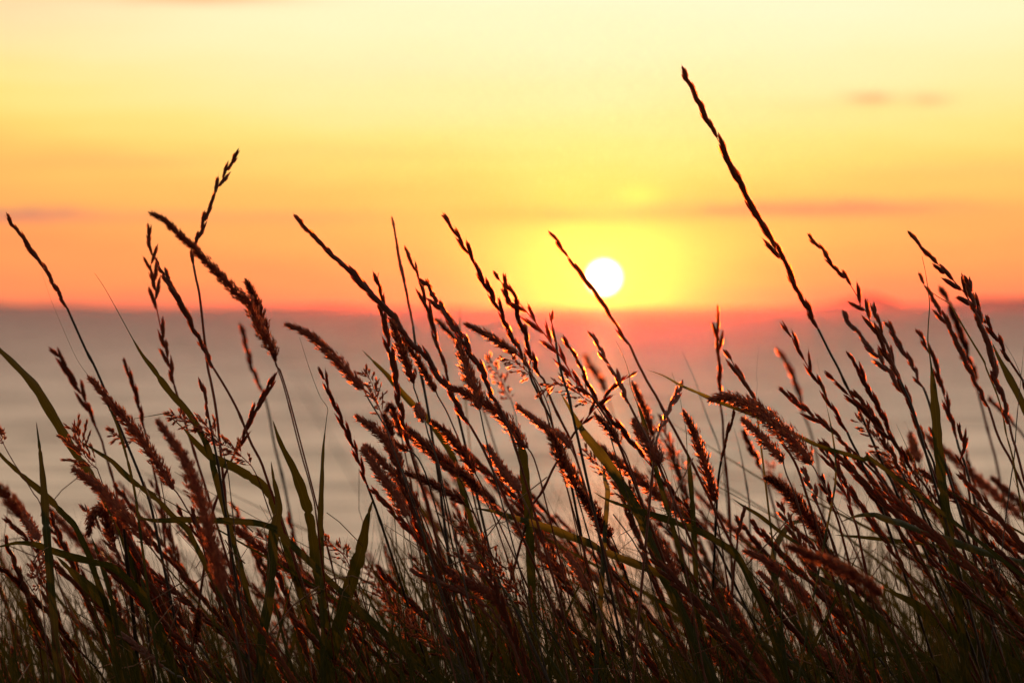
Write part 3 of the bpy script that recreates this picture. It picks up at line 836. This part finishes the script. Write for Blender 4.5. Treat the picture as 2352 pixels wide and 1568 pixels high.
n;0.02;w36 g14;G 360,370 420,310 500,290 580,310 660,360 720,410 790,450 | 850,520 920,660 990,900;messy red panicle in the thick of the stems below and left of the sun
p;0.02;w22;G 150,480 250,560 330,620 420,680 500,720 560,770 600,830 | 650,930 720,1150;ragged plume under the messy red panicle
p;-0.14;w35 l16;G 420,700 470,800 510,900 560,990 610,1080 640,1170 | 670,1280 720,1450;soft thick plume hanging at the middle of the picture's dense band
p;0.03;w22;G 820,560 900,640 970,720 1020,800 | 1080,900 1150,1100;small red plume over the long stout spike below the sun
p;0.0;w34;G 1150,600 1200,700 1260,800 1320,880 1370,960 | 1410,1040 1460,1200 1500,1400;broad shaggy plume right of the long stout spike below the sun
p;0.40;w20;G 1140,290 1190,400 1240,520 1280,630 1310,730 | 1340,850 1380,1050;dark red plume glowing out of focus below the sun
p;1.3;w20;C 730,1340 780,1440 G 850,230 900,350 | 950,500 1010,700;faint rosy ghost of a plume far behind, below the sun
p;0.0;w32;G 660,1180 720,1260 780,1340 830,1430 880,1520 K 950,310 | 1000,420 1080,640;hanging plume with loose grains at its upper end, in the dense lower middle
p;0.02;w33;K 1240,150 1290,260 1350,370 1410,460 1460,560 1500,680 | 1540,800 1600,1050;large dark plume in the dense band, under a leaf with a pale torn stripe
p;0.05;w26;K 1500,760 1560,870 1620,990 1650,1100 1660,1200 | 1680,1320 1700,1500;dark plume below the large dark one in the lower right of the middle
p;0.02;w22;K 570,460 640,560 700,660 760,770 | 830,900 900,1100;small plume crossed by two stems in the lower middle
p;-0.02;w28;J 1590,590 1700,620 1800,680 1900,730 2000,780 2100,840 2190,890 | 2290,1000 2380,1200;plume lying nearly level in the dense lower middle, lit along its underside
s;-0.05;w5 o7;J 1360,600 1450,640 1540,680 1650,720 1740,760 1850,800 1950,860 2050,920 | 2150,1050 2250,1250 2330,1500;pale brown spike lying nearly level beneath the underside-lit plume
s;-0.04;w5 o7;J 1680,470 1780,490 1880,530 1960,590 2040,650 2130,710 | 2230,850 2350,1100;pale brown spike arching above the underside-lit plume
n;0.0;w30;J 640,350 720,400 790,460 840,540 | 900,650 960,820 1040,1100;little open panicle peeping out left of a broad leaf that leans right
l;-0.06;w36;J 1050,0 1000,180 960,380 900,600 840,800 780,1000 720,1250 660,1567 630,1750;broad dark leaf leaning right, rising to a point before the open water
l;-0.02;w28;F 180,950 200,1100 J 240,50 200,300 180,600 150,900 100,1200 60,1567;upright dark leaf left of the broad right-leaning one
l;0.03;w30;F 195,600 260,800 380,1050 470,1300 J 510,200 540,400 570,600 600,800 640,1050;dark leaf slanting up to the left beside the foot of the kinked leaf
s;0.10;w5 o9;F 215,190 150,330 90,440 E 2200,480 2130,620 2080,750 2000,900 | 1930,1050 1870,1230 1820,1370 1790,1567;spike leaning right, its fork-like tip over the water left of centre
n;0.02;w36 g17;E 1450,560 1560,590 1680,640 1780,670 1850,740 | 1900,850 1950,1050 1980,1300;nodding panicle of plump mauve grains in the tangle on the left
n;0.0;w30 g17;E 1780,730 1900,800 2000,850 2080,920 2150,990 | 2200,1080 2260,1250;second nodding panicle just below the plump mauve one
n;0.02;w62 g18;E 640,650 680,760 700,850 760,950 830,1010 | 880,1150 940,1350 1000,1560;open panicle of dark separate grains spread before a broad olive leaf
n;0.12;w26 g16;E 950,700 1020,740 1100,750 1200,760 | 1280,820 1350,1000 1400,1250;few blurred grains on a drooping twig behind the long furry mauve plume
p;0.0;w34 l17;E 630,1020 720,1080 800,1140 880,1210 950,1280 1020,1340 I 1020,100 1130,200 1220,290 1285,385 | 1300,420 1370,520 1450,640 1500,760 1560,950;long bristly plume lying over to the left under the open panicle
p;0.10;w32;I 760,290 770,200 800,120 860,80 910,130 920,200 940,270 975,350 | 990,400 1010,520 1050,700 1080,850 1110,1200;plume curled over into a hook beside the long bristly one
p;0.05;w25;E 120,1270 I 190,110 240,190 290,270 330,340 | 360,420 400,560 440,800;furry plume at the left edge beside an upright leaf
p;-0.35;w36;E -60,1130 0,1180 60,1250 120,1330 180,1420 | 240,1560 300,1800;blurred plume close to the lens on the left edge
l;-0.04;w24 v.5;I -80,400 0,400 150,370 300,385 420,430 600,490 800,540 950,580 1080,680 1200,800 1300,980 1400,1200 1470,1400;leaf bowed flat across the left side, grey on top where it enters from the edge
l;-0.03;w21;E 310,610 340,850 360,1050 380,1250 390,1450 I 400,300 430,700 460,1000 480,1300 490,1567 495,1750;sword-like upright leaf near the left edge
l;0.0;w17;W -40,985 0,1043 E 110,1000 230,1110 340,1200 420,1270 520,1380 600,1460 I 640,230 700,350 760,480 800,600 850,750 900,900 940,1100;narrow leaf passing behind the sword-like one near the left edge
n;0.0;w20 g18;E -30,690 0,740 30,800 | 60,860 130,980 200,1080 290,1230 360,1360 I 500,700 600,1000;little red-tipped panicle at the left edge on a wiry stem
l;0.01;w15;E 690,780 850,880 960,950 1050,1040 1150,1130 1250,1200 1370,1300 1480,1420 I 1600,250 1680,400;long narrow leaf running down right from the open panicle
l;-0.03;w17 v.3;E 1120,1410 1280,1450 1400,1455 1600,1450 1800,1455 2000,1460 2200,1480 2352,1530 2450,1620;leaf lying perfectly level across the tangle on the left
l;0.0;w25 a.3;E 1150,585 1300,560 1440,540 1480,590 1580,680 1700,820 1830,930 1990,1000 2130,1080 2250,1160 2330,1280 2400,1500;leaf with a thin tip sharply kinked back to the left
p;-0.25;w36 f26;E 1350,610 1420,700 1480,790 1540,880 1590,960 1630,1060 1680,1170 1720,1280 1760,1400 I 1780,250 1830,450 1880,650 1900,790 | 1950,950 2020,1200 2080,1500;very long blurred plume leaning left through the left tangle
s;0.0;w5 o4 g40;E 1710,250 1740,360 1770,480 1790,600 | 1820,750 1860,950 1900,1200;slim dark needle-like spike between two nodding panicles
l;0.02;w30;I 480,480 620,620 750,740 860,850 960,990 1050,1150 1110,1300 1160,1500;dark leaf in the lower left with a thin orange-lit edge
l;0.03;w13;I 780,310 840,470 900,650 950,850 1000,1050 1040,1300;narrow upright leaf under the hooked plume
c;-0.03;r5.5;E 1060,1150 1060,1250 I 1050,150 1070,350 1100,650 1130,900 1160,1200 1190,1567;thick upright dark stalk of the lower left
s;-0.02;w6 o7;I -40,560 80,640 200,760 300,860 430,980 500,1060 590,1190 700,1310 | 840,1460 960,1650;blue-grey spike slanting down from the left edge
s;-0.02;w5.5 o7;I 1000,1160 1100,1200 1200,1280 1300,1350 1400,1430 | 1500,1500 1600,1600;blue-grey spike lying low at the bottom left
n;0.03;w36 g16;I 380,470 350,560 320,640 330,720 | 350,850 380,1050;hanging cluster of grains crossing the sword-like leaf's left side
p;0.02;w20;I 250,900 290,1020 320,1150 340,1260 | 350,1340 370,1500;narrow hanging plume low on the left
s;0.08;w5.5 o8;I 1090,330 1140,500 1180,640 1210,760 | 1240,900 1270,1150;spike hidden close behind the thick upright dark stalk
p;0.04;w22;I 1700,950 1690,1050 1680,1160 | 1670,1300 1650,1500;short dark plume low between the left tangle and the middle
l;-0.02;w27;G 520,370 600,500 680,640 760,760 850,870 950,1000 1050,1150 1130,1290 1200,1420 1260,1560 K 1400,640 1540,924;broad straight leaf cutting down through the red plumes below the sun
l;-0.03;w19 v.3;G 800,1210 900,1270 1030,1320 1100,1340 1250,1390 1400,1440 1550,1490 K 1750,290 1880,370 2000,450 2100,600 2170,750 2250,900 2330,1150;leaf bent over to the left, carrying a pale torn stripe
l;-0.02;w22 v-.3;F 1900,1350 2050,1370 2200,1410 G 100,1420 200,1450 300,1480 K 450,250 600,310 750,360 880,430 1000,480 1150,540 1320,610 1500,720;long drooping leaf crossing the dense middle almost level
l;0.02;w25;G 190,700 180,800 200,950 220,1150 240,1350 250,1567;upright dark leaf with an orange tip among the red plumes
l;0.12;w17;F 960,0 1070,110 1180,220 1280,340 1400,470 1500,570 1600,700 1700,850 1760,980 1820,1200;long leaf running behind the central plumes from the water on their upper left
l;0.08;w13;G 880,1000 895,1100 920,1200 910,1350 900,1500;narrow upright leaf in the gap under the broad straight one
l;0.6;w4;B 1800,880 1798,1000 1795,1100 1800,1250 F 1820,200 1850,500;thread-thin blurred blade upright behind the bristly plume
p;0.5;w10;B 1600,1030 1680,1110 1760,1200 1800,1260 | F 1860,100 1960,400;thin blurred head pointing left between two dark spikes
n;0.40;w24 g14;F 2040,60 2100,160 2150,260 2190,360 2230,420 | 2270,550 2300,800;blurred rosy panicle behind the dark toothed spike
l;0.0;w11;G 1985,1265 2080,1330 2200,1400 L 20,60 150,180 280,280 420,380 560,520;straight narrow leaf crossing the gap right of the stubby plume
s;0.0;w5 o8;K 2080,60 2070,160 2040,270 2030,370 | 2020,450 2000,600 1980,850;small dark twisted spike standing in the lower gap right of the middle
s;0.55;w5.5 o5;G 2080,680 2150,850 2200,940 2240,1020 | 2280,1120 2330,1300;blurred spike in the gap under the feathery plume
c;0.35;r2.2;G 2000,660 2050,850 2090,1050 2130,1300 2140,1560;upright blurred green stalk in the gap right of the stubby plume
"""


def parse(txt):
    """two lists of points, head and stem; where two enlarged views overlap, points that would run back are dropped"""
    pts, split, view, fresh = [], None, None, False
    for tok in txt.split():
        if tok == '|':
            split = len(pts)
        elif tok in VIEW:
            view, fresh = tok, True
        else:
            x, y = map(float, tok.split(','))
            if view != 'W':
                x0, y0, _ = VIEW[view]
                x = (x0 + x * 1100 / 2352) / 1.74150
                y = (y0 + y * 1100 / 2352) / 1.74150
            if fresh and len(pts) > 1:
                (ax, ay), (bx, by) = pts[-2], pts[-1]
                ux, uy, vx, vy = bx - ax, by - ay, x - bx, y - by
                if ux * vx + uy * vy <= 0.55 * math.hypot(ux, uy) * math.hypot(vx, vy) or math.hypot(vx, vy) < 9:
                    continue
            fresh = False
            pts.append((x, y))
    split = len(pts) if split is None else split
    return pts[:split], pts[split:]


def place(x, y, depth):
    return CAM + (FWD + RIGHT * ((x - 1176) * S) + UP * ((784 - y) * S)) * depth


def to_ground(p, d, k=0.75):
    """carry a stalk on from p along d, curving to upright, down to its root in the bank"""
    gz = bank_z(p.x, p.y) - 0.01
    h = p.z - gz
    dh = Vector((d.x, d.y, 0)) / max(0.25, -d.z)
    if dh.length > k:
        dh *= k / dh.length
    c = p + Vector((dh.x * h * 0.45, dh.y * h * 0.45, -h * 0.45))
    q = Vector((p.x + dh.x * h * 0.62, p.y + dh.y * h * 0.62, 0))
    q.z = bank_z(q.x, q.y) - 0.01
    return [p.lerp(c, s).lerp(c.lerp(q, s), s) for s in (0.1, 0.2, 0.35, 0.5, 0.75, 1.0)]


NAMES = {'s': ('couch_grass_stalk', 'grass stalk', 'tall slender grass spikes'), 'p': ('plume_grass_stalk', 'grass stalk', 'furry grass plumes'),
         'n': ('meadow_grass_stalk', 'grass stalk', 'open grass panicles'), 'l': ('grass_leaf', 'grass leaf', 'long grass leaves'),
         'c': ('bare_grass_stalk', 'grass stalk', 'bare grass stalks')}


def opts(txt):
    d = {}
    for tok in txt.split():
        d[tok[0]] = float(tok[1:])
    return d


def make(kind, dz, op, txt, label):
    head, stem = parse(txt)
    n = len(head) + len(stem)
    lean = rnd(-0.10, 0.10)
    D0 = FOCUS + dz
    k = D0 / FOCUS
    pts = [place(x, y, D0 + lean * (i / max(1, n - 1))) for i, (x, y) in enumerate(head + stem)]
    nm, cat, grp = NAMES[kind]
    u = MM * k
    if kind == 'l':
        low = pts + to_ground(pts[-1], (pts[-1] - pts[-2]).normalized(), 1.5)
        root = low[-1].copy()
        path = [p - root for p in smooth_path(low, 7 * u)]
        vis = arclen(smooth_path(pts, 7 * u))[-1] / arclen(path)[-1]
        mb = MB()
        # the blade keeps its width where it shows and narrows to a sheath at the root
        leaf_sheet(mb, path, op.get('w', 16), k, op.get('a', 0) * vis, rnd(-0.35, 0.35), op.get('v', rnd(-0.5, 0.5)) * 2.0, vis * (op.get('a', 0) + 0.30 * (1 - op.get('a', 0))))
        o = mb.build(nm, M_LEAF)
        o.location = root
        tag(o, label, cat, grp)
        return o
    if kind == 'c':
        hp, sp = [], pts
    else:
        hp, sp = pts[:len(head)], pts[len(head) - 1:]
    low = sp + to_ground(sp[-1], (sp[-1] - sp[-2]).normalized())
    root = low[-1].copy()
    e = empty(nm, root)
    tag(e, label, cat, grp)
    r = op.get('r', {'s': 3.4, 'p': 2.1, 'n': 1.5, 'c': 1.7}[kind]) * u
    path = [p - root for p in smooth_path(low, 16 * u)]
    m = len(path)
    rad = [r * (0.8 + 0.45 * i / m) * (min(1.0, 0.15 + i / 12) if kind == 'c' else 1.0) for i in range(m)]
    for q in range(int(rnd(5, 11)), m, int(rnd(14, 20))):      # swollen nodes
        rad[q] *= 1.35
    mb = MB()
    mb.tube(path, rad, 6)
    mb.build('stem', M_STEMD if kind == 'c' or random.random() < 0.4 else M_STEM, e)
    if kind != 'c':
        hpath = [p - root for p in smooth_path(hp, 5 * u)]
        mb = MB()
        if kind == 's':
            spike_head(mb, hpath, op.get('w', 5) * (1.5 if op.get('n') == 0 else 1.0), op.get('g', 26), op.get('t', 46), op.get('o', 6), k, rnd(1.0, 1.5) if op.get('n') == 0 else rnd(-0.5, 0.5))
            mb.build('seed_head', M_SPIKE, e)
        elif kind == 'p':
            plume_head(mb, hpath, op.get('w', 28), k, op.get('d', 1.0), op.get('f', 30), op.get('l', 15), op.get('q', 0.45))
            mb.build('seed_head', M_PLUME, e)
        else:
            panicle_head(mb, hpath, op.get('w', 50), k, 1.0, op.get('g', 15))
            mb.build('seed_head', M_PANI, e)
    return e


for line in DATA.strip().splitlines():
    kind, dz, op, txt, label = line.split(';')
    make(kind, float(dz), opts(op), txt, label)

# ------------------------------------------------------------------ the crowd of stalks between and behind them
random.seed(23)


def proto(kind, h, lean, bow, **kw):
    """one stalk at the origin, height h, leaning and bowing to its left; returns (object, tip)"""
    nm, cat, _ = NAMES[kind]
    pts = []
    for i in range(9):
        s = 1 - i / 8
        pts.append(Vector((-(lean * s + bow * s ** 3) * h + rnd(-.004, .004), rnd(-.01, .01) + 0.03 * s, h * s * (1 - 0.12 * bow * s))))
    tip = pts[0].copy()
    if kind == 'l':
        mb = MB()
        leaf_sheet(mb, smooth_path(pts, 0.012), kw.get('w', 18), 1.0, kw.get('a', 0.0), rnd(-.4, .4), rnd(-1.2, 1.2))
        return mb.build(nm, M_LEAF), tip
    e = empty(nm, (0, 0, 0))
    hl = kw.get('hl', 0.10)
    full = smooth_path(pts, 0.004)
    L = arclen(full)
    cut = next(i for i, l in enumerate(L) if l > hl)
    mb = MB()
    sp = full[cut:][::3] + [full[-1]]
    mb.tube(sp, [(0.0010 if kind == 's' else 0.0007) * (0.8 + 0.5 * i / len(sp)) for i in range(len(sp))], 5)
    mb.build('stem', random.choice([M_STEM, M_STEMD]), e)
    mb = MB()
    hp = full[:cut + 1]
    if kind == 's':
        spike_head(mb, hp, kw.get('w', 5), 26, 46, kw.get('o', 7))
        mb.build('seed_head', M_SPIKE, e)
    elif kind == 'p':
        plume_head(mb, hp, kw.get('w', 26))
        mb.build('seed_head', M_PLUME, e)
    else:
        panicle_head(mb, hp, kw.get('w', 46))
        mb.build('seed_head', M_PANI, e)
    lf = MB()
    i0 = int(len(full) * rnd(0.45, 0.6))
    b = full[i0]
    sgn = random.choice((-1, -1, 1))
    ln = rnd(0.12, 0.24)
    lp = [b + Vector((sgn * ln * (0.35 * q + 0.35 * q * q), rnd(-.01, .01) - 0.02 * q, ln * (0.95 * q - 0.45 * q * q))) for q in (1.0, 0.75, 0.5, 0.25, 0.0)]
    leaf_sheet(lf, smooth_path(lp, 0.01), rnd(10, 18), 1.0, 0, rnd(-.5, .5), rnd(-1, 1))
    lf.build('leaf', M_LEAF, e)
    return e, tip


PROTO = {'s': [proto('s', 0.80, rnd(0.15, 0.5), rnd(0, 0.25), hl=rnd(0.09, 0.15), w=rnd(4, 6.5), o=rnd(4, 13)) for _ in range(16)],
         'p': [proto('p', 0.80, rnd(0.2, 0.5), rnd(0.05, 0.4), hl=rnd(0.06, 0.11), w=rnd(18, 34)) for _ in range(9)],
         'n': [proto('n', 0.80, rnd(0.2, 0.5), rnd(0.05, 0.3), hl=rnd(0.05, 0.08), w=rnd(30, 55)) for _ in range(6)],
         'l': [proto('l', 0.80, rnd(-0.15, 0.45), rnd(0.0, 0.7), w=rnd(14, 34), a=random.choice((0, 0, 0.2))) for _ in range(18)]}
FILL_LABEL = {'s': 'thin brown grass spike lost in the crowded tangle along the bottom', 'p': 'russet furry plume half hidden in the crowded tangle along the bottom',
              'n': 'loose seed panicle half hidden in the crowded tangle along the bottom', 'l': 'dark green leaf half hidden in the crowded tangle along the bottom'}
FILL_GROUP = {'s': 'thin spikes in the crowded tangle', 'p': 'furry plumes in the crowded tangle', 'n': 'panicles in the crowded tangle', 'l': 'leaves in the crowded tangle'}
used = set()


def copy_tree(o):
    c = o.copy()
    COL.objects.link(c)
    for ch in list(o.children):
        d = ch.copy()
        d.parent = c
        COL.objects.link(d)
    return c


def plant(kind, X, Y, depth):
    """stand one stalk of the crowd so that its tip reaches the height asked for"""
    src, tip = random.choice(PROTO[kind])
    o = src if src.name not in used else copy_tree(src)
    used.add(src.name)
    T = place(X, Y, depth)
    rz = rnd(-0.7, 0.7)
    M = Matrix.Rotation(rz, 3, 'Z')
    sc = 1.0
    for _ in range(3):
        q = M @ (tip * sc)
        x, y = T.x - q.x, T.y - q.y
        sc = (T.z - bank_z(x, y) + 0.01) / tip.z
    o.location = (x, y, bank_z(x, y) - 0.01)
    o.rotation_euler = (0, 0, rz)
    o.scale = (rnd(0.85, 1.0) if sc < 1 else sc, 1.0, sc)
    o.scale = (sc, sc, sc)
    tag(o, FILL_LABEL[kind], NAMES[kind][1], FILL_GROUP[kind])
    return o


def tip_line(X):
    """how high the crowd reaches at X (grid rows): lower over the open water left of the middle"""
    y = (1090 if X < 840 else 990) + 50 * math.sin(X * 0.011 + 1)
    if 735 < X < 840:
        y = 1240
    if 1560 < X < 1750:
        y = 1110
    return y


FILL = [('s', 205), ('p', 26), ('n', 22), ('l', 250)]
for kind, cnt in FILL:
    for i in range(cnt):
        X = rnd(-60, 2420) if kind != 'l' else rnd(-60, 2500)
        top = tip_line(X)
        Y = top + (1600 - top) * random.random() ** 1.25 if kind != 'l' else top + (1620 - top) * random.random() ** 0.8
        plant(kind, X, Y, FOCUS + random.choice((rnd(-0.10, 0.25), rnd(0.1, 0.6), rnd(0.5, 1.2))))

# ------------------------------------------------------------------ the matted undergrowth, past counting
random.seed(31)
mb = MB()
for i in range(6900):
    depth = FOCUS + rnd(-0.15, 1.1)
    X = rnd(-150, 2600) if i < 4700 else random.choice((rnd(-1500, -100), rnd(2550, 3900)))   # the bank runs on past both sides
    Y = 1190 + 470 * random.random() ** 0.8 + 50 * math.sin(X * 0.005)
    if 730 < X < 850:
        Y += 60
    thin = i % 5 == 0
    if thin:                                  # thin culms that stand taller than the matted leaves
        Y = tip_line(X) + 20 + 300 * random.random()
    T = place(X, Y, depth)
    sway = random.choice((rnd(0.05, 0.45), rnd(0.10, 0.50), rnd(-0.45, 0.15)))
    R = Vector((T.x + T.z * sway, T.y + rnd(-0.1, 0.1), 0))
    R.z = bank_z(R.x, R.y) - 0.01
    mid = R.lerp(T, 0.55) + Vector((rnd(-0.02, 0.05), 0, 0.02))
    path = smooth_path([T, T.lerp(mid, 0.5) + Vector((rnd(-.003, .01), 0, .01)), mid, R], 0.035)
    leaf_sheet(mb, path, rnd(4, 8) if thin else rnd(5, 13) if i % 2 else rnd(14, 28), depth / FOCUS, random.choice((0, 0.12)), rnd(-.6, .6), rnd(-1.5, 1.5), 0.3)
g = mb.build('grass', M_LEAF)
tag(g, 'matted dark undergrowth of grass along the bottom', 'grass', kind='stuff')

# dry straw and broken bits caught in the tangle
M_STRAW = plant_mat("straw_dry", (0.10, 0.055, 0.030), (0.22, 0.13, 0.075), (0.60, 0.28, 0.10), 0.25, 0.6, 0.2)
mb = MB()
for i in range(420):
    p = place(rnd(-60, 2420), 1180 + 460 * random.random() ** 0.7, FOCUS + rnd(-0.12, 0.5))
    d = Vector((rnd(-1, 1), rnd(-0.5, 0.5), rnd(-0.9, 0.9))).normalized()
    ln = rnd(0.012, 0.06)
    c = p + d * ln * 0.5 + Vector((rnd(-.004, .004), 0, rnd(-.004, .004)))
    mb.tube([p, c, p + d * ln + Vector((0, 0, rnd(-.006, .004)))], [rnd(0.0002, 0.0005)] * 3, 4)
g = mb.build('dry_grass', M_STRAW)
tag(g, 'dry straw and broken bits caught in the tangle along the bottom', 'straw', kind='stuff')
